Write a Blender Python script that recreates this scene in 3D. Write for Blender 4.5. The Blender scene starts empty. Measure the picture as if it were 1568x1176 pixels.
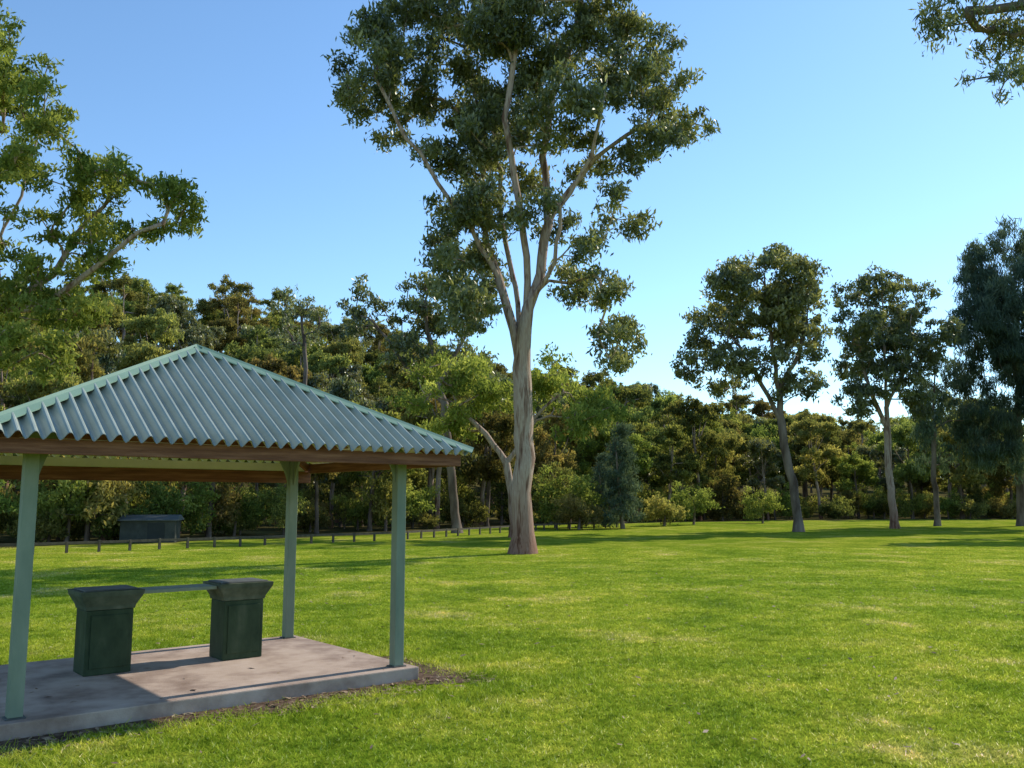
import bpy, bmesh, math, random
import numpy as np
from mathutils import Vector, Matrix
rng=np.random.default_rng(7); random.seed(7)
sc=bpy.context.scene
COL=sc.collection
F=1380.0; EYE=1.85; PITCH=math.atan(178/F); CP,SP=math.cos(PITCH),math.sin(PITCH)

def bear(px,py,D):
    """survey bearing -> world point standing D metres in front (y=D)"""
    u=(px-784)/F; v=(588-py)/F
    t=D/(CP-v*SP)
    return np.array([u*t,D,EYE+t*(SP+v*CP)])
def bx(px,D):  return (px-784)/F*D*0.995

# ------------------------------------------------------------ materials
def newmat(name):
    m=bpy.data.materials.new(name); m.use_nodes=True
    nt=m.node_tree; nt.nodes.clear()
    out=nt.nodes.new('ShaderNodeOutputMaterial')
    return m,nt,out
def ramp(nt,stops,fac=None,interp='LINEAR'):
    r=nt.nodes.new('ShaderNodeValToRGB'); e=r.color_ramp.elements
    r.color_ramp.interpolation=interp
    while len(e)>1: e.remove(e[-1])
    e[0].position=stops[0][0]; e[0].color=(*stops[0][1],1)
    for p,c in stops[1:]:
        k=e.new(p); k.color=(*c,1)
    if fac is not None: nt.links.new(fac,r.inputs[0])
    return r
def noise(nt,vec,scale,detail=4,rough=.55,sc3=None):
    n=nt.nodes.new('ShaderNodeTexNoise'); n.inputs['Scale'].default_value=scale
    n.inputs['Detail'].default_value=detail; n.inputs['Roughness'].default_value=rough
    if vec is not None:
        if sc3:
            mp=nt.nodes.new('ShaderNodeMapping'); mp.inputs['Scale'].default_value=sc3
            nt.links.new(vec,mp.inputs[0]); vec=mp.outputs[0]
        nt.links.new(vec,n.inputs['Vector'])
    return n
def mixc(nt,a,b,fac,mode='MIX'):
    m=nt.nodes.new('ShaderNodeMix'); m.data_type='RGBA'; m.blend_type=mode
    for s,i in ((fac,0),(a,6),(b,7)):
        if hasattr(s,'is_linked'): nt.links.new(s,m.inputs[i])
        elif isinstance(s,(int,float)): m.inputs[i].default_value=s
        else: m.inputs[i].default_value=(*s,1)
    return m.outputs[2]

def leafmat(name,dark,mid,light,transl=.38,gloss=.06,hue=.03,v0=.8,v1=1.25):
    m,nt,out=newmat(name)
    at=nt.nodes.new('ShaderNodeAttribute'); at.attribute_name='tint'
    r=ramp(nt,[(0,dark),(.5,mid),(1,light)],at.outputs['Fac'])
    oi=nt.nodes.new('ShaderNodeObjectInfo')
    hs=nt.nodes.new('ShaderNodeHueSaturation')
    mr=nt.nodes.new('ShaderNodeMapRange'); mr.inputs[3].default_value=.5-hue; mr.inputs[4].default_value=.5+hue
    nt.links.new(oi.outputs['Random'],mr.inputs[0]); nt.links.new(mr.outputs[0],hs.inputs['Hue'])
    m2=nt.nodes.new('ShaderNodeMath'); m2.operation='MULTIPLY_ADD'; m2.inputs[1].default_value=7.31; m2.inputs[2].default_value=0
    m3=nt.nodes.new('ShaderNodeMath'); m3.operation='FRACT'
    nt.links.new(oi.outputs['Random'],m2.inputs[0]); nt.links.new(m2.outputs[0],m3.inputs[0])
    mr2=nt.nodes.new('ShaderNodeMapRange'); mr2.inputs[3].default_value=v0; mr2.inputs[4].default_value=v1
    nt.links.new(m3.outputs[0],mr2.inputs[0]); nt.links.new(mr2.outputs[0],hs.inputs['Value'])
    nt.links.new(r.outputs[0],hs.inputs['Color'])
    c=hs.outputs[0]
    d=nt.nodes.new('ShaderNodeBsdfDiffuse'); t=nt.nodes.new('ShaderNodeBsdfTranslucent')
    tc=mixc(nt,c,(1.55,1.48,.8),1.0,'MULTIPLY')
    nt.links.new(c,d.inputs[0]); nt.links.new(tc,t.inputs[0])
    a=nt.nodes.new('ShaderNodeMixShader'); a.inputs[0].default_value=transl
    nt.links.new(d.outputs[0],a.inputs[1]); nt.links.new(t.outputs[0],a.inputs[2])
    if gloss>0:
        g=nt.nodes.new('ShaderNodeBsdfGlossy'); g.inputs['Roughness'].default_value=.4; g.inputs['Color'].default_value=(.9,.9,.8,1)
        b=nt.nodes.new('ShaderNodeMixShader'); b.inputs[0].default_value=gloss
        nt.links.new(a.outputs[0],b.inputs[1]); nt.links.new(g.outputs[0],b.inputs[2])
        nt.links.new(b.outputs[0],out.inputs[0])
    else: nt.links.new(a.outputs[0],out.inputs[0])
    return m

def surf(name,stops,scale=6,rough=.7,bump=.2,bscale=40,sc3=None,spec=.3,coord='Object',detail=6,basecol=None):
    m,nt,out=newmat(name)
    tc=nt.nodes.new('ShaderNodeTexCoord')
    n=noise(nt,tc.outputs[coord],scale,detail,.6,sc3)
    r=ramp(nt,stops,n.outputs[0]); col=r.outputs[0]
    if basecol:
        sx=nt.nodes.new('ShaderNodeSeparateXYZ'); nt.links.new(tc.outputs[coord],sx.inputs[0])
        m1=nt.nodes.new('ShaderNodeMath'); m1.operation='MULTIPLY_ADD'; m1.inputs[1].default_value=2.5
        nt.links.new(n.outputs[0],m1.inputs[0]); nt.links.new(sx.outputs[2],m1.inputs[2])
        rr=ramp(nt,[(0,(1,1,1)),(1,(0,0,0))]); mp=nt.nodes.new('ShaderNodeMapRange'); mp.inputs[1].default_value=1.6; mp.inputs[2].default_value=4.2
        nt.links.new(m1.outputs[0],mp.inputs[0]); nt.links.new(mp.outputs[0],rr.inputs[0])
        dk=mixc(nt,col,basecol,1.0,'MULTIPLY'); col=mixc(nt,col,dk,rr.outputs[0])
    p=nt.nodes.new('ShaderNodeBsdfPrincipled'); p.inputs['Roughness'].default_value=rough
    p.inputs['Specular IOR Level'].default_value=spec
    n2=noise(nt,tc.outputs[coord],bscale,4,.6,sc3)
    b=nt.nodes.new('ShaderNodeBump'); b.inputs['Strength'].default_value=bump; b.inputs['Distance'].default_value=.02
    nt.links.new(n2.outputs[0],b.inputs['Height']); nt.links.new(b.outputs[0],p.inputs['Normal'])
    nt.links.new(col,p.inputs['Base Color']); nt.links.new(p.outputs[0],out.inputs[0]); return m

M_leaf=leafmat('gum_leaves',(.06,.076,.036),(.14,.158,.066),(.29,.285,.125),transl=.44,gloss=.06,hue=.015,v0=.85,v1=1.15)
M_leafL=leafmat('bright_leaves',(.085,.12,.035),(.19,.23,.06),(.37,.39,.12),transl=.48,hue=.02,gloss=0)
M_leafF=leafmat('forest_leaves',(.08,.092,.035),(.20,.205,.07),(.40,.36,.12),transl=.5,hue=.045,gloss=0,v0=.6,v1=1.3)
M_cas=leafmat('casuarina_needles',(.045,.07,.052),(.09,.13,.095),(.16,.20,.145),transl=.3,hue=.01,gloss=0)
M_bark=surf('gum_bark',[(.32,(.12,.065,.045)),(.43,(.27,.175,.13)),(.50,(.43,.33,.265)),(.60,(.33,.225,.17)),(.75,(.54,.45,.38))],scale=3.0,rough=.85,bump=.9,bscale=9,sc3=(2.0,2.0,.22),spec=.15,basecol=(.66,.48,.42))
M_barkF=surf('forest_bark',[(.35,(.08,.055,.042)),(.65,(.26,.20,.16))],scale=1.5,rough=.9,bump=.2,bscale=9,sc3=(1,1,.3),spec=.1)

# ------------------------------------------------------------ mesh helpers
def fast_mesh(name,V,faces_list,mat_idx_list,mats,tint=None,smooth_list=None):
    me=bpy.data.meshes.new(name)
    V=np.asarray(V,dtype=np.float32)
    me.vertices.add(len(V)); me.vertices.foreach_set('co',V.ravel())
    loops=[];starts=[];mi=[];sm=[];pos=0
    for i,(f,m) in enumerate(zip(faces_list,mat_idx_list)):
        if len(f)==0: continue
        f=np.asarray(f,dtype=np.int32); k=f.shape[1]
        loops.append(f.ravel()); starts.append(pos+np.arange(len(f))*k); pos+=f.size
        mi.append(np.full(len(f),m)); sm.append(np.full(len(f),bool(smooth_list and smooth_list[i])))
    loops=np.concatenate(loops); starts=np.concatenate(starts).astype(np.int32)
    me.loops.add(len(loops)); me.loops.foreach_set('vertex_index',loops)
    me.polygons.add(len(starts)); me.polygons.foreach_set('loop_start',starts)
    me.polygons.foreach_set('material_index',np.concatenate(mi).astype(np.int32))
    me.polygons.foreach_set('use_smooth',np.concatenate(sm))
    for m in mats: me.materials.append(m)
    if tint is not None:
        a=me.attributes.new('tint','FLOAT','POINT'); a.data.foreach_set('value',np.asarray(tint,dtype=np.float32))
    me.update(calc_edges=True); me.validate()
    return me
def obj(name,me,parent=None,loc=(0,0,0)):
    o=bpy.data.objects.new(name,me); COL.objects.link(o); o.location=loc
    if parent: o.parent=parent
    return o
def empty(name,loc=(0,0,0),rz=0):
    o=bpy.data.objects.new(name,None); COL.objects.link(o); o.location=loc; o.rotation_euler=(0,0,rz); return o

def unit(a): return a/np.maximum(np.linalg.norm(a,axis=-1,keepdims=True),1e-9)

def leaves(clumps,per,L,W,droop=.9,flat=.7,sub=7,rg=rng):
    cs=[];tn=[]
    for (x,y,z,r) in clumps:
        n=max(12,int(per*r*r))
        s=unit(rg.normal(size=(sub,3)))*(r*rg.uniform(.2,1.0,(sub,1)))
        s[:,2]*=flat
        st=rg.uniform(-.2,.2,sub)
        k=rg.integers(0,sub,n)
        p=s[k]+rg.normal(size=(n,3))*(r*.25)*np.array([1,1,.75])
        base=.5+rg.uniform(-.25,.25)
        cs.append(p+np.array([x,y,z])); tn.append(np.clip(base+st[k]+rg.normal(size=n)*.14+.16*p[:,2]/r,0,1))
    c=np.concatenate(cs); t=np.concatenate(tn); n=len(c)
    d=rg.normal(size=(n,3)); d[:,2]-=droop*1.2; d=unit(d)
    s=unit(np.cross(d,rg.normal(size=(n,3))))
    l=(L*rg.uniform(.6,1.3,n))[:,None]; w=(W*rg.uniform(.7,1.2,n))[:,None]
    V=np.stack([c-d*l/2,c+s*w/2-d*l*.08,c+d*l/2,c-s*w/2-d*l*.08],1).reshape(-1,3)
    Q=np.arange(n*4).reshape(-1,4)
    return V,Q,np.repeat(t,4)

def skeleton(lines,clumps,step=.6,rg=rng):
    P=[np.array(lines[0][0],float)]; par=[-1]
    for li,ln in enumerate(lines):
        ln=[np.array(p,float) for p in ln]
        if li==0: cur=0
        else:
            A=np.array(P); cur=int(np.argmin(((A-ln[0])**2).sum(1)))
        for a,b in zip(ln[:-1],ln[1:]):
            k=max(1,int(np.linalg.norm(b-a)/step))
            for i in range(1,k+1):
                P.append(a+(b-a)*i/k+rg.normal(size=3)*.035); par.append(cur); cur=len(P)-1
    A=np.zeros((len(P)+len(clumps)*30,3)); n=len(P); A[:n]=P
    zmin=A[:n,2].min(); tall=A[:n,2].max()-zmin
    base=A[:n].copy()
    dist=[np.min(((base-c[:3])**2).sum(1)) for c in clumps]
    for ci in np.argsort(dist):
        c=clumps[ci][:3]
        d=np.linalg.norm(A[:n]-c,axis=1)
        hp=np.maximum(0,A[:n,2]-c[2]+.35*d)
        cost=d+1.0*hp+ 50*(A[:n,2]<zmin+tall*.25)
        j=int(np.argmin(cost)); p=A[j].copy(); dd=d[j]
        if dd<.15: continue
        pd=A[j]-A[par[j]] if par[j]>=0 else np.array([0,0,1.]); pd=pd/max(np.linalg.norm(pd),1e-6)
        ctrl=p+pd*dd*.3+np.array([0,0,.12*dd])+rg.normal(size=3)*.06*dd
        k=min(28,max(2,int(dd/step))); cur=j
        for i in range(1,k+1):
            t=i/k; q=(1-t)**2*p+2*t*(1-t)*ctrl+t*t*c+(rg.normal(size=3)*.03 if i<k else 0)
            A[n]=q; par.append(cur); cur=n; n+=1
    A=A[:n]; par=np.array(par)
    hasch=np.zeros(n,bool); hasch[par[par>=0]]=True
    cnt=np.where(hasch,0,1).astype(float)
    for i in range(n-1,0,-1): cnt[par[i]]+=cnt[i]
    return A,par,cnt

def tubes(A,par,cnt,R,expo=.47,flare=.5,sides_big=12,sides=5,minr=.012):
    n=len(A); rad=np.maximum(minr,R*(cnt/cnt[0])**expo)
    z0=A[0,2]; rad=rad*(1+flare*np.exp(-(A[:,2]-z0)/.35))*(1-.012*np.clip(A[:,2]-z0,0,20))
    ch=[[] for _ in range(n)]
    for i in range(1,n): ch[par[i]].append(i)
    V=[];Q=[];off=0
    stack=[(0,-1)]
    while stack:
        s,pr=stack.pop(); chain=[s] if pr<0 else [pr,s]
        i=s
        while ch[i]:
            c=sorted(ch[i],key=lambda k:-cnt[k]); 
            for o in c[1:]: stack.append((o,i))
            i=c[0]; chain.append(i)
        P=A[chain]; r=rad[chain].copy()
        if pr>=0: r[0]=min(r[0],r[1]*1.25)
        if len(P)<2: continue
        T=unit(np.gradient(P,axis=0)); m=sides_big if r.max()>.09 else sides
        ref=np.array([1,0,0]) if abs(T[0][0])<.8 else np.array([0,1,0])
        U=unit(ref-T*(T@ref)[:,None]); W=np.cross(T,U)
        a=np.arange(m)*2*math.pi/m
        lob=1+(.07*np.sin(a*3+1)+.05*np.sin(a*5)) if m>6 else 1+0*a
        ring=P[:,None,:]+(U[:,None,:]*np.cos(a)[None,:,None]+W[:,None,:]*np.sin(a)[None,:,None])*(r[:,None,None]*lob[None,:,None])
        V.append(ring.reshape(-1,3)); k=len(P)
        ii=np.arange(k-1)[:,None]*m; jj=np.arange(m)[None,:]; j2=(jj+1)%m
        q=np.stack([ii+jj,ii+j2,ii+m+j2,ii+m+jj],-1).reshape(-1,4)+off
        Q.append(q); off+=k*m
    return np.concatenate(V),np.concatenate(Q)

def blob_clumps(blobs,rmin,rmax,rg=rng):
    out=[]
    for (x,y,z,rx,ry,rz,n) in blobs:
        d=unit(rg.normal(size=(n,3)))*(rg.uniform(.12,1,(n,1))**.45)
        p=d*np.array([rx,ry,rz])+np.array([x,y,z])
        r=rg.uniform(rmin,rmax,(n,1)); out.append(np.hstack([p,r]))
    return np.concatenate(out)

def make_tree(name,lines,clumps,R,per,L,W,leafm,barkm,droop=.9,flat=.7,flare=.5,rg=rng,sb=12,sd=5,step=.6,origin=None,expo=.5):
    A,par,cnt=skeleton(lines,clumps,step,rg)
    TV,TQ=tubes(A,par,cnt,R,expo=expo,flare=flare,sides_big=sb,sides=sd)
    LV,LQ,LT=leaves(clumps,per,L,W,droop,flat,rg=rg)
    V=np.concatenate([TV,LV]); tint=np.concatenate([np.zeros(len(TV)),LT])
    if origin is not None: V=V-np.asarray(origin)
    return fast_mesh(name,V,[TQ,LQ+len(TV)],[0,1],[barkm,leafm],tint,[True,False])

# ------------------------------------------------------------ ground
EB=np.array([-.8,-.6,-.4,-.13,0,.1,.3,.6,.9]); EY=np.array([30,34,39,50,64,72,84,90,90.])
HB=np.array([-.8,-.45,-.2,-.05,.15,.35,.6,.9]); HH=np.array([38,36,32,24,16,8,6,6.])
def edge(b): return np.interp(b,EB,EY)
def height(x,y):
    x=np.asarray(x,float); y=np.asarray(y,float)
    b=x/np.maximum(y,1.); s=y-edge(b)
    t=np.clip((s-18)/150,0,1); t=t*t*(3-2*t)
    h=np.interp(b,HB,HH)*t
    return np.where(y>5,h,0)+ np.where(s>25,.6*np.sin(x*.05)*np.sin(y*.043)*t,0)
xs=np.concatenate([np.linspace(-1500,-200,14)[:-1],np.linspace(-200,200,161),np.linspace(200,1500,14)[1:]])
ys=np.concatenate([np.linspace(-300,0,8)[:-1],np.linspace(0,260,131),np.linspace(260,2000,20)[1:]])
X,Y=np.meshgrid(xs,ys); Z=height(X,Y)
V=np.stack([X,Y,Z],-1).reshape(-1,3); nx=len(xs); ny=len(ys)
ii=np.arange(ny-1)[:,None]*nx; jj=np.arange(nx-1)[None,:]
Q=np.stack([ii+jj,ii+jj+1,ii+nx+jj+1,ii+nx+jj],-1).reshape(-1,4)
Bm=X/np.maximum(Y,1.); S=(Y-edge(Bm)); S=np.where(Y<5,-50,S)
tint=np.clip(S/12+.5,0,1).ravel()

def grass_color(nt,gain):
    g=nt.nodes.new('ShaderNodeNewGeometry')
    n0=noise(nt,g.outputs['Position'],.09,3,.5)
    n1=noise(nt,g.outputs['Position'],.45,6,.68)
    n2=noise(nt,g.outputs['Position'],2.0,6,.72)
    n3=noise(nt,g.outputs['Position'],10,4,.7,)
    G=lambda c:tuple(v*gain for v in c)
    c1=ramp(nt,[(.32,G((.125,.19,.016))),(.45,G((.20,.265,.02))),(.55,G((.265,.31,.028))),(.66,G((.37,.36,.075)))],n1.outputs[0]).outputs[0]
    c0=ramp(nt,[(.35,(.78,.85,.8)),(.6,(1.12,1.05,1.1))],n0.outputs[0]).outputs[0]
    c2=ramp(nt,[(.32,(.52,.6,.5)),(.45,(.93,.95,.95)),(.55,(1.05,1.03,1.05)),(.68,(1.5,1.28,1.7))],n2.outputs[0]).outputs[0]
    c3=ramp(nt,[(.3,(.42,.48,.42)),(.5,(1,1,1)),(.72,(1.6,1.42,2.1))],n3.outputs[0]).outputs[0]
    return mixc(nt,mixc(nt,mixc(nt,c1,c2,1.0,'MULTIPLY'),c3,1.0,'MULTIPLY'),c0,1.0,'MULTIPLY'),g,n3
M_ground,nt,out=newmat('lawn_and_forest_floor')
gc,g,n3=grass_color(nt,1.0)
at=nt.nodes.new('ShaderNodeAttribute'); at.attribute_name='tint'
nf=noise(nt,g.outputs['Position'],.25,6,.7)
ad=nt.nodes.new('ShaderNodeMath'); ad.operation='ADD'; nt.links.new(at.outputs['Fac'],ad.inputs[0]); nt.links.new(nf.outputs[0],ad.inputs[1])
fr=ramp(nt,[(.48,(0,0,0)),(.58,(1,1,1))]); 
sb=nt.nodes.new('ShaderNodeMath'); sb.operation='SUBTRACT'; sb.inputs[1].default_value=.5
nt.links.new(ad.outputs[0],sb.inputs[0]); nt.links.new(sb.outputs[0],fr.inputs[0])
ff=ramp(nt,[(.3,(.05,.045,.02)),(.6,(.12,.105,.04)),(.75,(.20,.20,.06))],nf.outputs[0]).outputs[0]
col=mixc(nt,gc,ff,fr.outputs[0])
p=nt.nodes.new('ShaderNodeBsdfDiffuse')
nb=noise(nt,g.outputs['Position'],22,5,.75)
bp=nt.nodes.new('ShaderNodeBump'); bp.inputs['Strength'].default_value=.7; bp.inputs['Distance'].default_value=.05
nt.links.new(nb.outputs[0],bp.inputs['Height']); nt.links.new(bp.outputs[0],p.inputs['Normal'])
nt.links.new(col,p.inputs['Color']); nt.links.new(p.outputs[0],out.inputs[0])
obj('ground',fast_mesh('ground',V,[Q],[0],[M_ground],tint,[True]))

# grass blades
M_grass,nt,out=newmat('grass_blades')
gc,g,n3=grass_color(nt,1.65)
at=nt.nodes.new('ShaderNodeAttribute'); at.attribute_name='tint'
tr=ramp(nt,[(0,(.5,.6,.45)),(.6,(1.2,1.18,1.2)),(.9,(1.6,1.45,2.4)),(1,(1.9,1.6,5.5))],at.outputs['Fac']).outputs[0]
gc=mixc(nt,gc,tr,1.0,'MULTIPLY')
d=nt.nodes.new('ShaderNodeBsdfDiffuse'); t=nt.nodes.new('ShaderNodeBsdfTranslucent'); a=nt.nodes.new('ShaderNodeMixShader'); a.inputs[0].default_value=.5
nt.links.new(gc,d.inputs[0]); nt.links.new(gc,t.inputs[0]); nt.links.new(d.outputs[0],a.inputs[1]); nt.links.new(t.outputs[0],a.inputs[2]); nt.links.new(a.outputs[0],out.inputs[0])

ANG=math.radians(39.5); d1=np.array([math.cos(ANG),math.sin(ANG)]); d2=np.array([-math.sin(ANG),math.cos(ANG)])
SC=np.array([-3.397,9.569]); HW,HD=1.785,1.275; SLAB=.13
def local(P): q=P-SC; return q@d1,q@d2
def soil_mask(P):
    lx,ly=local(P)
    ex=np.maximum(np.abs(lx)-(HW+.17),0); ey=np.maximum(np.abs(ly)-(HD+.17),0)
    dd=np.hypot(ex,ey)
    w=.30+.10*np.sin(lx*2.7+1)+.07*np.sin(lx*7.1)+.24*np.exp(-((lx-2.2)/.5)**2)
    w=np.where(ly>0,w*.5,w)
    return dd,w
def blade_patch(name,n,x0,y0,size,filt=None,h=(.012,.036),rg=rng,wd=.0042):
    P=rg.uniform(0,size,(n,2))+np.array([x0,y0])
    if filt is not None: P=P[filt(P)]
    n=len(P)
    if n==0: return None
    hh=rg.uniform(*h,n); an=rg.uniform(0,2*math.pi,n); w=wd*rg.uniform(.7,1.5,n)
    lean=rg.normal(size=(n,2))*.8
    dx=np.cos(an)*w; dy=np.sin(an)*w
    B=np.zeros((n,3,3)); B[:,0,:2]=P+np.stack([dx,dy],1); B[:,1,:2]=P-np.stack([dx,dy],1)
    B[:,2,:2]=P+lean*hh[:,None]; B[:,2,2]=hh
    ti=rg.beta(2,2.5,n); ti=np.where(rg.random(n)<.06,1,ti*.9)
    return fast_mesh(name,B.reshape(-1,3),[np.arange(n*3).reshape(-1,3)],[0],[M_grass],np.repeat(ti,3))
lawn=empty('lawn_grass')
variants=[blade_patch('grass_patch',3000,-.5,-.5,1.0) for _ in range(5)]
v2=[blade_patch('grass_patch_far',n_,-.5,-.5,1.0,h=(.012,.03),wd=.005) for n_ in (1500,800,400)]
k=0
for iy in range(5,36):
    half=int(.60*(iy+1)+1.5)
    for ix in range(-half,half+1):
        cx,cy=ix+.5,iy+.5
        lx,ly=local(np.array([cx,cy]))
        if abs(lx)<HW-.6 and abs(ly)<HD-.6: continue
        if abs(lx)<HW+1.5 and abs(ly)<HD+1.5:
            def filt(P):
                dd,w=soil_mask(P); r=rng.random(len(P))
                return (dd>.0)&((dd>w)|(r<.05+.5*(dd/np.maximum(w,.01))**3))
            me=blade_patch('grass_edge',3000,ix,iy,1.0,filt,h=(.02,.055))
            if me: obj('edge_%d'%k,me,lawn)
        else:
            q=iy+random.uniform(-2,2)
            me=random.choice(variants) if q<20 else v2[0] if q<25 else v2[1] if q<30 else v2[2]
            o=obj('patch_%d'%k,me,lawn,(cx,cy,0)); o.rotation_euler[2]=random.randint(0,3)*math.pi/2
        k+=1

# soil strip around slab
N=160
M_soil=surf('bare_soil',[(.3,(.05,.03,.02)),(.55,(.14,.09,.06)),(.75,(.26,.19,.14))],scale=14,rough=.95,bump=.9,bscale=60,spec=.1)
V=[];Q=[]
def rrect(t,g):
    per=[(-HW-g,-HD-g),(HW+g,-HD-g),(HW+g,HD+g),(-HW-g,HD+g)]
    s=t*4; i=int(s)%4; f=s-int(s); a=np.array(per[i]); b=np.array(per[(i+1)%4]); return a+(b-a)*f
for i in range(N):
    t=i/N; a=rrect(t,.0); 
    b=rrect(t,.17)
    w=soil_mask((SC+b[0]*d1+b[1]*d2)[None])[1][0]+.05+random.uniform(-.03,.04)
    c=rrect(t,.17+w)
    for q in (a,c):
        Pw=SC+q[0]*d1+q[1]*d2; V.append((Pw[0],Pw[1],.006))
    j=(i+1)%N; Q.append((2*i,2*j,2*j+1,2*i+1))
Q=[tuple(reversed(q)) for q in Q]
obj('bare_soil',fast_mesh('bare_soil',V,[np.array(Q)],[0],[M_soil]))

# fallen leaves & twigs
n=1000
P=np.stack([rng.uniform(-8,12,n),rng.uniform(6,24,n)],1)
m2=520; q=np.stack([rng.uniform(-HW-.2,HW+.9,m2),-HD-.17-rng.uniform(0,.6,m2)],1)
P=np.concatenate([P,SC+q[:,:1]*d1+q[:,1:]*d2]); lx,ly=local(P)
zz=np.where((abs(lx)<HW+.17)&(abs(ly)<HD+.17),SLAB+.004,.03+.0*lx); zz=np.where(np.arange(len(P))>=n,.014,zz)
C=np.concatenate([P,zz[:,None]],1); n=len(C)
a=rng.uniform(0,6.28,n); d=np.stack([np.cos(a),np.sin(a),rng.normal(size=n)*.15],1); s=np.stack([-np.sin(a),np.cos(a),rng.normal(size=n)*.3],1)
l=rng.uniform(.02,.05,(n,1)); w=l*.3
V=np.stack([C-d*l,C+s*w,C+d*l,C-s*w],1).reshape(-1,3)
M_dead=surf('dead_leaf',[(.3,(.16,.09,.05)),(.7,(.38,.28,.18))],scale=3,rough=.7,bump=0)
obj('fallen_leaves',fast_mesh('fallen_leaves',V,[np.arange(4*n).reshape(-1,4)],[0],[M_dead]))

# ------------------------------------------------------------ shelter
M_post=surf('sage_paint',[(.3,(.165,.205,.15)),(.55,(.22,.26,.19)),(.75,(.28,.31,.24))],scale=5,rough=.6,bump=.05,bscale=30,sc3=(1,1,.3),spec=.25)
M_timber=surf('stained_timber',[(.3,(.11,.042,.022)),(.5,(.20,.082,.042)),(.7,(.30,.14,.075))],scale=4,rough=.7,bump=.3,bscale=22,sc3=(.5,4,8),spec=.2)
M_roof=surf('green_steel',[(.3,(.25,.29,.245)),(.7,(.36,.395,.34))],scale=2.5,rough=.33,bump=.03,bscale=20,spec=.6)
M_under=surf('cream_underside',[(.3,(.66,.63,.56)),(.7,(.78,.75,.68))],scale=3,rough=.6,bump=.02)
M_cap=surf('ridge_cap',[(.3,(.16,.26,.185)),(.7,(.21,.32,.235))],scale=3,rough=.5,bump=.03,spec=.4)
M_slab=surf('concrete_slab',[(.25,(.20,.135,.10)),(.42,(.34,.25,.20)),(.55,(.46,.35,.28)),(.8,(.57,.455,.38))],scale=2.4,rough=.9,bump=.3,bscale=70,spec=.1,detail=12)
M_bbq=surf('dark_green_panel',[(.3,(.018,.034,.015)),(.55,(.04,.062,.03)),(.8,(.08,.098,.057))],scale=5,rough=.65,bump=.1,bscale=25,sc3=(1,1,.5),spec=.2)
M_bbqc=surf('weathered_green_concrete',[(.3,(.05,.065,.04)),(.55,(.09,.107,.07)),(.8,(.16,.172,.12))],scale=7,rough=.8,bump=.2,bscale=40,spec=.2)
M_steel=surf('hotplate_steel',[(.3,(.06,.063,.058)),(.7,(.13,.13,.12))],scale=8,rough=.6,bump=.02)

def solid(name,prof_pts,mat,parent,bev=.006):
    bm=bmesh.new(); rings=[]
    for z,hx,hy,cx,cy in prof_pts:
        rings.append([bm.verts.new((cx+sx*hx,cy+sy*hy,z)) for sx,sy in ((-1,-1),(1,-1),(1,1),(-1,1))])
    bm.faces.new(rings[0][::-1]); bm.faces.new(rings[-1])
    for a,b in zip(rings[:-1],rings[1:]):
        for i in range(4): bm.faces.new((a[i],a[(i+1)%4],b[(i+1)%4],b[i]))
    if bev: bmesh.ops.bevel(bm,geom=bm.edges[:],offset=bev,segments=2,affect='EDGES',profile=.6)
    me=bpy.data.meshes.new(name); bm.to_mesh(me); bm.free(); me.materials.append(mat)
    return obj(name,me,parent)
def beam(name,a,b,w,h,mat,parent,bev=.004):
    a=Vector(a); b=Vector(b); L=(b-a).length
    bm=bmesh.new(); bmesh.ops.create_cube(bm,size=1); bmesh.ops.scale(bm,vec=(L,w,h),verts=bm.verts)
    bmesh.ops.bevel(bm,geom=bm.edges[:],offset=bev,segments=1,affect='EDGES')
    me=bpy.data.meshes.new(name); bm.to_mesh(me); bm.free(); me.materials.append(mat)
    o=obj(name,me,parent,(a+b)/2); o.rotation_euler=(b-a).to_track_quat('X','Z').to_euler(); return o

sh=empty('picnic_shelter',(SC[0],SC[1],0),ANG)
solid('slab',[(0-.1,HW+.17,HD+.17,0,0),(SLAB,HW+.17,HD+.17,0,0)],M_slab,sh,.012)
EZ=2.345; AZ=3.42; ov=.50; EX,EYY=HW+ov,HD+ov
k=0
for sx in (-1,1):
    for sy in (-1,1):
        k+=1
        solid('post_%d'%k,[(SLAB+.012,.055,.055,sx*HW,sy*HD),(2.56,.055,.055,sx*HW,sy*HD)],M_post,sh,.006)
        solid('base_plate_%d'%k,[(SLAB+.001,.075,.075,sx*HW,sy*HD),(SLAB+.011,.075,.075,sx*HW,sy*HD)],M_steel,sh,.002)
        for nm,dx,dy in (('a',-sx,0),('b',0,-sy)):
            pts=[(.057,2.03),(.057,2.455),(.25,2.455),(.17,2.32),(.11,2.20),(.075,2.10)]
            bm=bmesh.new()
            f=[bm.verts.new((dx*u if dx else -.012, dy*u if dy else -.012, z)) for u,z in pts]
            fc=bm.faces.new(f); r=bmesh.ops.extrude_face_region(bm,geom=[fc])
            vs=[v for v in r['geom'] if isinstance(v,bmesh.types.BMVert)]
            bmesh.ops.translate(bm,vec=(0 if dx else .024,0 if dy else .024,0),verts=vs)
            bmesh.ops.recalc_face_normals(bm,faces=bm.faces)
            me=bpy.data.meshes.new('b'); bm.to_mesh(me); bm.free(); me.materials.append(M_post)
            obj('bracket_%d%s'%(k,nm),me,sh,(sx*HW,sy*HD,0))
hh=.09
for s,n_ in ((-1,'front'),(1,'back')):
    beam('beam_'+n_,(-HW+.057,s*HD,2.57),(HW-.057,s*HD,2.57),.045,hh,M_timber,sh)
for s,n_ in ((-1,'left'),(1,'right')):
    beam('beam_'+n_,(s*HW,-HD+.057,2.50),(s*HW,HD-.057,2.50),.045,hh,M_timber,sh)
fi=.03
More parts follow.
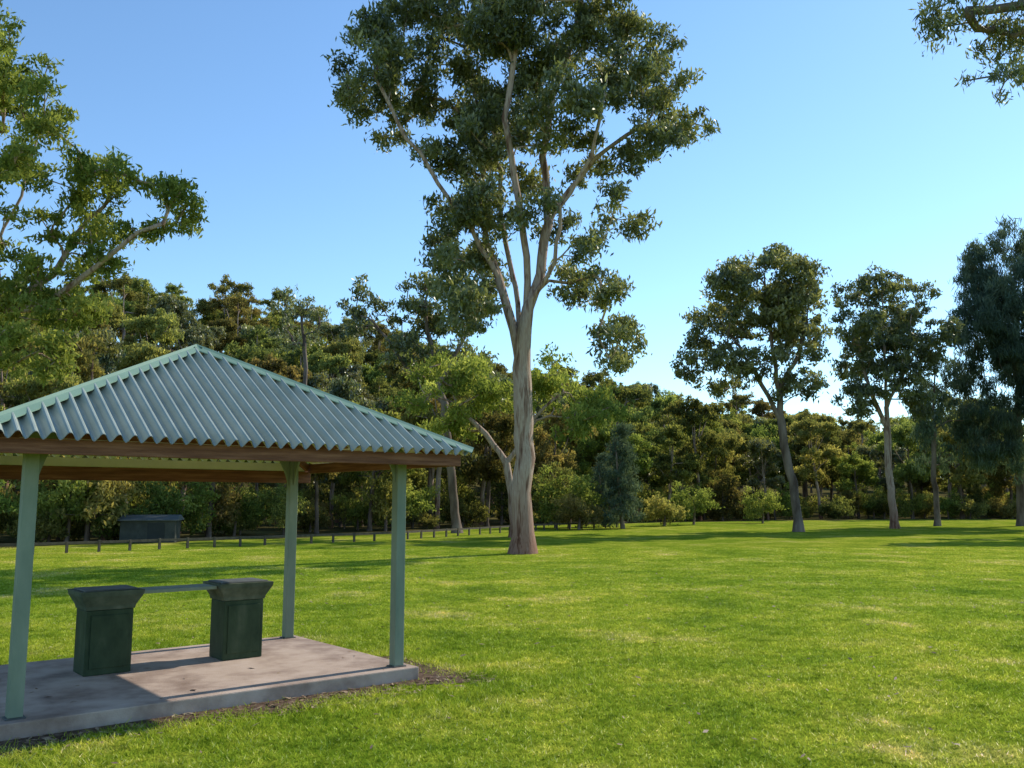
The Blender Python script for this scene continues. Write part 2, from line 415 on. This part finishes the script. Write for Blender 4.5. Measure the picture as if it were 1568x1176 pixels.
for s,n_,fz0,fz1 in ((-1,'front',EZ-.135,EZ-.012),(1,'back',2.08,2.235)):
    beam('fascia_'+n_,(-EX+fi,s*(EYY-fi-.02),(fz0+fz1)/2),(EX-fi,s*(EYY-fi-.02),(fz0+fz1)/2),.04,fz1-fz0,M_timber,sh)
# pale infill board closing the gap between back fascia and sheet
beam('infill_back',(-EX+.1,EYY-.055,2.288),(EX-.1,EYY-.055,2.288),.012,.10,M_under,sh,.001)
fz0,fz1=EZ-.135,EZ-.012
for s,n_ in ((-1,'left'),(1,'right')):
    beam('fascia_'+n_,(s*(EX-fi-.02),-EYY+fi+.042,(fz0+fz1)/2),(s*(EX-fi-.02),EYY-fi-.042,(fz0+fz1)/2),.04,fz1-fz0,M_timber,sh)
for sx in (-1,1):
    for sy in (-1,1):
        beam('hip_rafter',(sx*(EX-.09),sy*(EYY-.09),EZ-.07),(sx*.05,sy*.05,AZ-.12),.045,.09,M_timber,sh)
def roof_face(name,c0,c1,apex):
    c0,c1,apex=map(lambda v:np.array(v,float),(c0,c1,apex))
    e=c1-c0; L=np.linalg.norm(e); e/=L; mid=(c0+c1)/2
    up=apex-mid; H=np.linalg.norm(up); up/=H; nrm=np.cross(e,up); nrm*=np.sign(nrm[2])
    n=int(round(L/.122))*10; ss=np.linspace(0,L,n+1)
    w=np.sin(ss/L*(n/10)*2*math.pi); hs=.034*np.sign(w)*np.abs(w)**.8+.034
    tm=H*(1-np.abs(ss-L/2)/(L/2)); n=len(ss)
    V=[]
    for layer,off in ((0,.006),(1,0.0)):
        for s,h,t in zip(ss,hs,tm):
            b=c0+e*s+nrm*(h+off)
            V.append(b-up*.05); V.append(b+up*max(t,0))
    q0=[(2*i,2*i+2,2*i+3,2*i+1) for i in range(n-1)]
    q1=[(2*n+2*i,2*n+2*i+1,2*n+2*i+3,2*n+2*i+2) for i in range(n-1)]
    return obj(name,fast_mesh(name,V,[np.array(q0),np.array(q1)],[0,1],[M_roof,M_under]),sh)
A0=(0,0,AZ)
cs=[(-EX,-EYY,EZ),(EX,-EYY,EZ),(EX,EYY,EZ),(-EX,EYY,EZ)]
for i,nm in enumerate(('front','right','back','left')):
    roof_face('roof_sheet_'+nm,cs[i],cs[(i+1)%4],A0)
for i in range(4):
    c=np.array(cs[i]); ap=np.array(A0,float); d=unit(ap-c); 
    pc=np.array(cs[(i-1)%4])-c; nc=np.array(cs[(i+1)%4])-c
    def inplane(v):
        v=unit(v); w=v-d*(v@d); return unit(w)
    a_=inplane(pc); b_=inplane(nc); upz=np.array([0,0,1.]); upz=unit(upz-d*(upz@d))
    sec=[a_*.085+upz*.070,a_*.025+upz*.080,upz*.093,b_*.025+upz*.080,b_*.085+upz*.070]
    sec2=[s-upz*.010 for s in sec]
    V=[]
    for base in (c-d*.07,ap+d*.03):
        for s in sec+sec2[::-1]: V.append(base+s)
    m=10; Q=[(j,(j+1)%m,m+(j+1)%m,m+j) for j in range(m)]
    me=fast_mesh('hip_cap',V,[np.array(Q)],[0],[M_cap]); obj('hip_cap_%d'%i,me,sh)
# barbecue bench
bq=empty('barbecue_bench',(0,0,0)); bq.location=(SC[0],SC[1],SLAB); bq.rotation_euler[2]=ANG
for i,x in enumerate((-.68,.72)):
    y=.36
    solid('pedestal_%d'%(i+1),[(.002,.225,.19,x,y),(.63,.225,.19,x,y)],M_bbq,bq,.01)
    solid('pedestal_cap_%d'%(i+1),[(.632,.235,.20,x,y),(.67,.242,.207,x,y),(.775,.298,.262,x,y),(.82,.305,.27,x,y)],M_bbqc,bq,.008)
    solid('door_panel_%d'%(i+1),[(.07,.18,.006,x,y-.197),(.58,.18,.006,x,y-.197)],M_bbq,bq,.003)
    solid('hotplate_%d'%(i+1),[(.822,.26,.22,x,y),(.834,.255,.215,x,y)],M_steel,bq,.003)
solid('shelf',[(.765,.39,.18,.02,.36),(.80,.39,.18,.02,.36)],M_post,bq,.005)

# ------------------------------------------------------------ MAIN TREE
def blobs_px(lst,D,dep=None,den=1.0,rs=1.0):
    out=[]
    for b in lst:
        cx,cy,rx,ry=b[:4]; dy=b[4] if len(b)>4 else rng.uniform(-2.2,2.2)
        c=bear(cx,cy,D+dy); s=F/(D*1.02)
        Rx,Rz=rx/s,ry/s; Ry=max(Rx,dep or Rx)
        n=max(3,int(den*Rx*Rz*math.pi))
        out.append((c[0],c[1],c[2],Rx*.88,Ry*.85,Rz*.85,n))
    return out
def ln(pts,D,dys=None):
    return [bear(px,py,D+(dys[i] if dys else 0)) for i,(px,py) in enumerate(pts)]
D=32.0
mb=[(570,85,75,65),(540,135,45,32,0),(650,40,90,70),(690,140,80,60),(800,20,110,70),(905,55,90,70),(965,130,80,60),(1035,170,50,50,0),(1060,190,28,26,0),
    (780,150,80,60),(870,170,80,60),(700,225,60,45),(695,320,40,50),(985,235,55,40),(900,250,50,40),(985,335,18,16,0),(935,325,30,20),
    (710,420,55,50),(685,495,55,30),(725,370,40,50),(885,400,40,45),(920,450,45,45),(940,530,55,50),(820,245,50,45),(600,190,45,28),
    (770,300,45,45),(850,330,35,40),(740,480,35,40),(620,130,70,60),(1000,90,45,40),(680,370,30,40),(740,200,60,50),(760,60,70,50),(850,90,60,50),(700,280,45,40),(770,240,50,40),
    (770,-70,200,70),(640,-60,110,60),(920,-50,110,60)]
mc=blob_clumps(blobs_px(mb,D,dep=2.6,den=2.4),.36,.85)
base=np.array([bx(799,D),D,-.05])
t0=[base]+ln([(799,780),(802,700),(800,620),(797,560),(803,500)],D)
L1=ln([(797,560),(778,480),(765,430),(745,370),(738,300),(745,220),(720,120)],D,[0,0,.2,.5,.8,1,1.2])
L2=ln([(803,500),(808,430),(800,360),(790,280),(775,180),(790,70)],D,[0,0,-.3,-.6,-1,-1.2])
L3=ln([(803,500),(825,420),(838,340),(870,290),(930,225),(990,190)],D,[0,.1,.3,.5,.2,-.4])
L4=ln([(838,340),(832,240),(845,150),(880,60)],D,[.3,.7,1.1,1.6])
L5=ln([(765,430),(720,350),(670,280),(610,190),(575,120)],D,[.2,-.4,-.9,-1.4,-1.8])
L6=ln([(801,540),(790,440),(770,350),(765,260),(700,150)],D,[0,.5,.9,1.5,2])
L7=ln([(806,470),(850,400),(860,320),(905,240),(930,120)],D,[0,-.5,-.9,-1.5,-2])
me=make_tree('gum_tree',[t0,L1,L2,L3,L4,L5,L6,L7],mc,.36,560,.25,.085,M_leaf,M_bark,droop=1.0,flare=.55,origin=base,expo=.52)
print('main leaves',len(me.polygons))
obj('gum_tree',me,None,base)

# left gum
D=29
lb=[(20,120,80,45),(60,180,50,30),(20,290,60,50),(100,260,70,40),(190,280,70,35),(255,305,50,40,0),(150,340,70,40),(235,345,50,25,0),(80,390,70,50),(-40,200,100,120),(-60,60,110,70),(140,400,45,25),(30,470,80,50),(-80,400,100,120),(90,160,20,15),(110,460,60,40),(50,540,70,40),(285,310,20,20,0)]
lc=blob_clumps(blobs_px(lb,D,dep=2.2,den=2.4),.34,.75)
base=np.array([bx(-40,D),D,-.05])
tl=[base]+ln([(-35,700),(-25,560),(-10,420),(-20,250),(-30,100)],D)
l1=ln([(-10,480),(60,470),(120,430),(180,380),(245,340)],D,[0,-.2,-.5,-.8,-1])
l2=ln([(-15,400),(30,300),(60,200),(80,130)],D,[0,.4,.8,1])
l3=ln([(-10,480),(80,420),(130,340),(190,290)],D,[0,.3,.6,.9])
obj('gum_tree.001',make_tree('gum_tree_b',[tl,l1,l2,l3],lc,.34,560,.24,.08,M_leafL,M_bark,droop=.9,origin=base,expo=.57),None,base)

def group_tree(name,px,D,blobs,trunk,extra,R,per,L,W,leafm,dep=2.5,den=1.1,rm=(.5,1.0),droop=.9,flat=.7,barkm=M_barkF):
    base=np.array([bx(px,D),D,-.05])
    c=blob_clumps(blobs_px(blobs,D,dep=dep,den=den),*rm)
    lines=[[base]+ln(trunk,D)]+[ln(e,D) for e in extra]
    obj(name,make_tree(name,lines,c,R,per,L,W,leafm,barkm,droop=droop,flat=flat,origin=base,sb=8,sd=4,expo=.52),None,base)
group_tree('gum_tree.002',1219,54,[(1170,420,75,42),(1110,450,50,50),(1230,440,45,45),(1160,480,80,50),(1090,510,50,50),(1230,520,50,60),(1150,550,65,35),(1065,560,28,30),(1220,590,45,30),(1190,400,40,22),(1200,480,60,50),(1120,590,40,20)],
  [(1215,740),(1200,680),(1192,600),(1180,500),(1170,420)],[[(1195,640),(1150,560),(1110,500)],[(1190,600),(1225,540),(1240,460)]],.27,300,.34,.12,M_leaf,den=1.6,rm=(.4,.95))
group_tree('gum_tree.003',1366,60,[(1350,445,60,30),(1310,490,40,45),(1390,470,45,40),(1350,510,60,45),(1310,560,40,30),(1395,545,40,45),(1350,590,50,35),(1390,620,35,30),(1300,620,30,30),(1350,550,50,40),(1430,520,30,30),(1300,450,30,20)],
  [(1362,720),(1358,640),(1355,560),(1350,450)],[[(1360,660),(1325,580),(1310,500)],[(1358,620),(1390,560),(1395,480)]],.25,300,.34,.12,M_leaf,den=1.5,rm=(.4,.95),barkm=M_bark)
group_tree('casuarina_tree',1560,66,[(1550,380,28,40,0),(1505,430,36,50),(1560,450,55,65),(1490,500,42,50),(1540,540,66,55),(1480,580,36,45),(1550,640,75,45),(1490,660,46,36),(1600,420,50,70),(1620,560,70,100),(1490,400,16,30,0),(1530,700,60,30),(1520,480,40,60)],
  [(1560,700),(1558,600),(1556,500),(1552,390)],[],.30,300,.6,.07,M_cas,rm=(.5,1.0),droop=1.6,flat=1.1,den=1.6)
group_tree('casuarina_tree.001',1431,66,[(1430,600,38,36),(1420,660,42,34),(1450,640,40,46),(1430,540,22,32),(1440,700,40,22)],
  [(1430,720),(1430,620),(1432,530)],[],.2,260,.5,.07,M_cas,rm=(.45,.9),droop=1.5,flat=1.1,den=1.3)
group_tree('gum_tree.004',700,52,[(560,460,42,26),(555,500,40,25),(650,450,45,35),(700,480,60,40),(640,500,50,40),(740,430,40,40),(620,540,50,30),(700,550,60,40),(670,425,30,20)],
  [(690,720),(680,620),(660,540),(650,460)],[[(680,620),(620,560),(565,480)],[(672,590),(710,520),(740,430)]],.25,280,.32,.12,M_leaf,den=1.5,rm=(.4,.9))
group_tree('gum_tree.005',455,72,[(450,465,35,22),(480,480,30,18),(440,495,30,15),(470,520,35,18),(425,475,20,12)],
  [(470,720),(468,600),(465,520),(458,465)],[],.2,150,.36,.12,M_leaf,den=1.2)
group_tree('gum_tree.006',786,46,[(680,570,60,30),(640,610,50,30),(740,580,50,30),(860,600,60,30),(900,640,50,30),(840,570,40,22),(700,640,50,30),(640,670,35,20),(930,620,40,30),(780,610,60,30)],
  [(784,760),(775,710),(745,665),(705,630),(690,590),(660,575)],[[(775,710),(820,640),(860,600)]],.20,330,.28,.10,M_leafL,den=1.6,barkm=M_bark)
# overhanging near tree at upper right
D=12.5
rb=[(1460,18,45,35,0),(1525,60,45,35,.3),(1515,110,30,28,-.2),(1580,20,60,50,0),(1435,48,22,18,.2),(1590,80,50,45,.2),(1550,125,20,18,.1),(1660,-40,90,60,0),(1560,-70,110,50,.3)]
rc=blob_clumps(blobs_px(rb,D,dep=.7,den=15),.14,.32)
base=np.array([12.5,7.6,-.05])
tr=[base,np.array([12.3,8.6,2.5]),np.array([11.9,10,5.0]),np.array([11.3,11.6,7.4])]+ln([(1840,-60)],D)
r1=ln([(1840,-60),(1740,-30),(1640,0),(1560,10),(1480,15)],D)
obj('gum_tree.007',make_tree('gum_tree_h',[tr,r1],rc,.14,1500,.13,.03,M_leaf,M_barkF,droop=1.3,origin=base,step=.3,expo=.8),None,base)

# ------------------------------------------------------------ forest
def generic(name,H,cr,R,leafm,seed,per=210,L=.38,W=.16,kind='gum'):
    rg=np.random.default_rng(seed)
    lean=rg.normal(size=2)*.05*H
    tr=[np.array([0,0,-.3]),np.array([lean[0]*.3,lean[1]*.3,H*.3]),np.array([lean[0]*.7,lean[1]*.7,H*.6]),np.array([lean[0],lean[1],H*.92])]
    lines=[tr]; bl=[]
    if kind=='gum':
        for i in range(11):
            a=rg.uniform(0,6.28); rr=cr*rg.uniform(.25,.8); z=H*rg.uniform(.42,.93); rr*=1.15-.5*abs(z/H-.7)*2
            q=rg.uniform(.28,.44)*cr
            bl.append((lean[0]*.8+math.cos(a)*rr,lean[1]*.8+math.sin(a)*rr,z,q*1.1,q*1.1,q*.65,8))
            if i<4: lines.append([tr[1]+(tr[2]-tr[1])*rg.uniform(.2,.9),np.array([bl[-1][0]*.6,bl[-1][1]*.6,z-.8])])
        bl.append((lean[0],lean[1],H*.9,cr*.4,cr*.4,H*.07,8))
    elif kind=='cone':
        for i in range(9):
            f=i/8; q=cr*(1-.75*f); bl.append((0,0,H*(.12+.85*f),q,q,H*.08,int(8+8*(1-f))))
    else:
        for i in range(6):
            a=rg.uniform(0,6.28); bl.append((math.cos(a)*cr*.45,math.sin(a)*cr*.45,H*rg.uniform(.25,.8),cr*.5,cr*.5,H*.22,7))
        lines=[[np.array([0,0,-.2]),np.array([.1,0,H*.3]),np.array([0,.1,H*.6])]]
    c=blob_clumps(bl,.45*(cr/3.5)**.5,.95*(cr/3.5)**.5,rg)
    return make_tree(name,lines,c,R,per,L,W,leafm,M_barkF if seed%3 else M_bark,rg=rg,sb=7,sd=3,step=.9,expo=.55)
fv=[generic('forest_tree',12,3.6,.20,M_leafF,11),generic('forest_tree',14,4.2,.24,M_leafF,12),generic('forest_tree',11,3.8,.2,M_leafL,14),
    generic('forest_tree',13,3.2,.2,M_leafF,15),generic('forest_tree',10,4.0,.2,M_leafF,16),generic('forest_tree',12,3.2,.2,M_leaf,18)]
sv=[generic('shrub',3.0,1.7,.07,M_leafL,22,per=340,L=.2,W=.09,kind='bush'),generic('shrub',2.4,1.8,.07,M_leafF,23,per=340,L=.2,W=.09,kind='bush'),
    generic('shrub',4.2,2.0,.08,M_leafF,25,per=300,L=.22,W=.1,kind='bush')]
cv=generic('cone',6.5,1.7,.12,M_cas,26,per=340,L=.35,W=.06,kind='cone')
forest=empty('distant_trees'); R=random.Random(3)
placed=[]
def place(b,y,me,s,par,nm,zs=1.0):
    x=b*y; o=obj(nm,me,par,(x,y,float(height(x,y))-.05)); o.scale=(s,s,s*zs); o.rotation_euler[2]=R.uniform(0,6.28)
cnt=0
for tries in range(9000):
    b=R.uniform(-.80,.82); e=float(edge(b)); 
    s=R.random()**1.5*180; y=e+3+s
    md=4.0+s*.022
    x=b*y
    if any((x-px_)**2+(y-py_)**2<md*md for px_,py_ in placed): continue
    placed.append((x,y)); cnt+=1
    sc_=R.uniform(.72,1.15)
    if s<35: sc_*=float(np.interp(b,[-.5,-.15,.05,.4],[.62,.78,.85,.85]))
    place(b,y,R.choice(fv),sc_,forest,'tree_%d'%cnt,R.uniform(.95,1.15))
    if cnt>=620: break
# paddock gums beyond the right of the view whose shade crosses the lawn
for i,(x_,y_,s_,m_) in enumerate(((43,55,1.5,1),(50,62,1.5,3),(57,69,1.5,1),(33,49,1.15,5))):
    o=obj('gum_tree.%03d'%(8+i),fv[m_],None,(x_,y_,-.05)); o.scale=(s_,s_,s_); o.rotation_euler[2]=i*1.3
shr=empty('shrubs')
for i in range(300):
    b=R.uniform(-.8,.85); e=float(edge(b)); y=e+3.0+R.random()**1.3*28
    place(b,y,R.choice(sv),R.uniform(.5,1.15),shr,'shrub_%d'%i)
for px,D_,m,s in ((870,60,sv[0],1.25),(885,58,sv[1],1.0),(1015,66,sv[1],1.0),(1060,70,sv[0],1.0),(850,62,sv[2],1.0),(1165,74,sv[0],.9),(80,40,sv[0],.8)):
    o=obj('shrub_f',m,shr,(bx(px,D_),D_,0)); o.scale=(s,s,s)
o=obj('casuarina_shrub',cv,None,(bx(953,60),60,0)); 
o=obj('casuarina_shrub.001',cv,None,(bx(925,64),64,0)); o.scale=(.8,.8,.75)

# ------------------------------------------------------------ fence
M_fence=surf('weathered_timber',[(.3,(.06,.05,.035)),(.7,(.13,.11,.08))],scale=6,rough=.9,bump=.1)
pts=[(-22,27.5),(-16.5,31.5),(-5.5,42.5),(2,57),(8,63)]
bm=bmesh.new()
def addbox(bm,c,ax,l,w,h):
    m=Matrix.Translation(c)@Matrix.Rotation(ax,4,'Z')@Matrix.Diagonal((l,w,h,1)); bmesh.ops.create_cube(bm,size=1,matrix=m)
for a,b in zip(pts[:-1],pts[1:]):
    a=Vector((*a,0)); b=Vector((*b,0)); L=(b-a).length; an=math.atan2((b-a).y,(b-a).x); n=int(L/1.1)
    for i in range(n):
        p_=a+(b-a)*(i/n); addbox(bm,p_+Vector((0,0,.20)),an+R.uniform(-.1,.1),.08,.08,.42+R.uniform(-.03,.03))
        q_=a+(b-a)*((i+.5)/n); addbox(bm,q_+Vector((0,0,.35)),an,L/n*.92,.045,.09)
me=bpy.data.meshes.new('timber_fence'); bm.to_mesh(me); bm.free(); me.materials.append(M_fence); obj('timber_fence',me)

M_shed=surf('grey_green_steel',[(.3,(.045,.05,.045)),(.7,(.08,.085,.075))],scale=3,rough=.8,bump=.05,spec=.1)
M_shr=surf('grey_roof',[(.3,(.08,.088,.085)),(.7,(.13,.14,.135))],scale=3,rough=.95,bump=.05,spec=.05)
M_dark=surf('dark_door',[(.3,(.02,.025,.025)),(.7,(.03,.035,.035))],scale=3)
D=41; se=empty('utility_shed',(bx(235,D),D,0),math.radians(12))
solid('walls',[(0,1.15,.8,0,0),(.95,1.15,.8,0,0)],M_shed,se,.01)
solid('roof',[(.952,1.28,.95,0,0),(.99,1.28,.95,0,0),(1.2,1.2,.25,0,.3)],M_shr,se,.008)
solid('door',[(.06,.35,.012,.35,-.813),(.85,.35,.012,.35,-.813)],M_dark,se,.003)

# ------------------------------------------------------------ light, sky, camera
el=math.radians(36); az=math.radians(50)
Sv=Vector((math.cos(el)*math.sin(az),math.cos(el)*math.cos(az),math.sin(el)))
sl=bpy.data.lights.new('sun','SUN'); sl.energy=5.0; sl.angle=math.radians(.5); sl.color=(1,.93,.80)
so=bpy.data.objects.new('sun',sl); COL.objects.link(so); so.rotation_euler=Sv.to_track_quat('Z','Y').to_euler(); so.location=(20,20,30)
w=bpy.data.worlds.new('World'); sc.world=w; w.use_nodes=True; nt=w.node_tree
bg=nt.nodes['Background']; sk=nt.nodes.new('ShaderNodeTexSky'); sk.sky_type='NISHITA'; sk.sun_disc=False
sk.sun_elevation=el; sk.sun_rotation=az; sk.air_density=1.0; sk.dust_density=.1; sk.ozone_density=1.3
c=mixc(nt,sk.outputs[0],(1.05,1.30,1.45),1.0,'MULTIPLY')
nt.links.new(c,bg.inputs[0]); bg.inputs[1].default_value=.15
cam=bpy.data.cameras.new('camera'); co=bpy.data.objects.new('camera',cam); COL.objects.link(co)
cam.sensor_width=36; cam.lens=36*F/1568; cam.clip_end=5000
co.location=(0,0,EYE); co.rotation_euler=(math.pi/2+PITCH,0,0); sc.camera=co
sc.view_settings.view_transform='Standard'; sc.view_settings.look='None'; sc.view_settings.exposure=0
print('forest',cnt,'objs',len(bpy.data.objects))
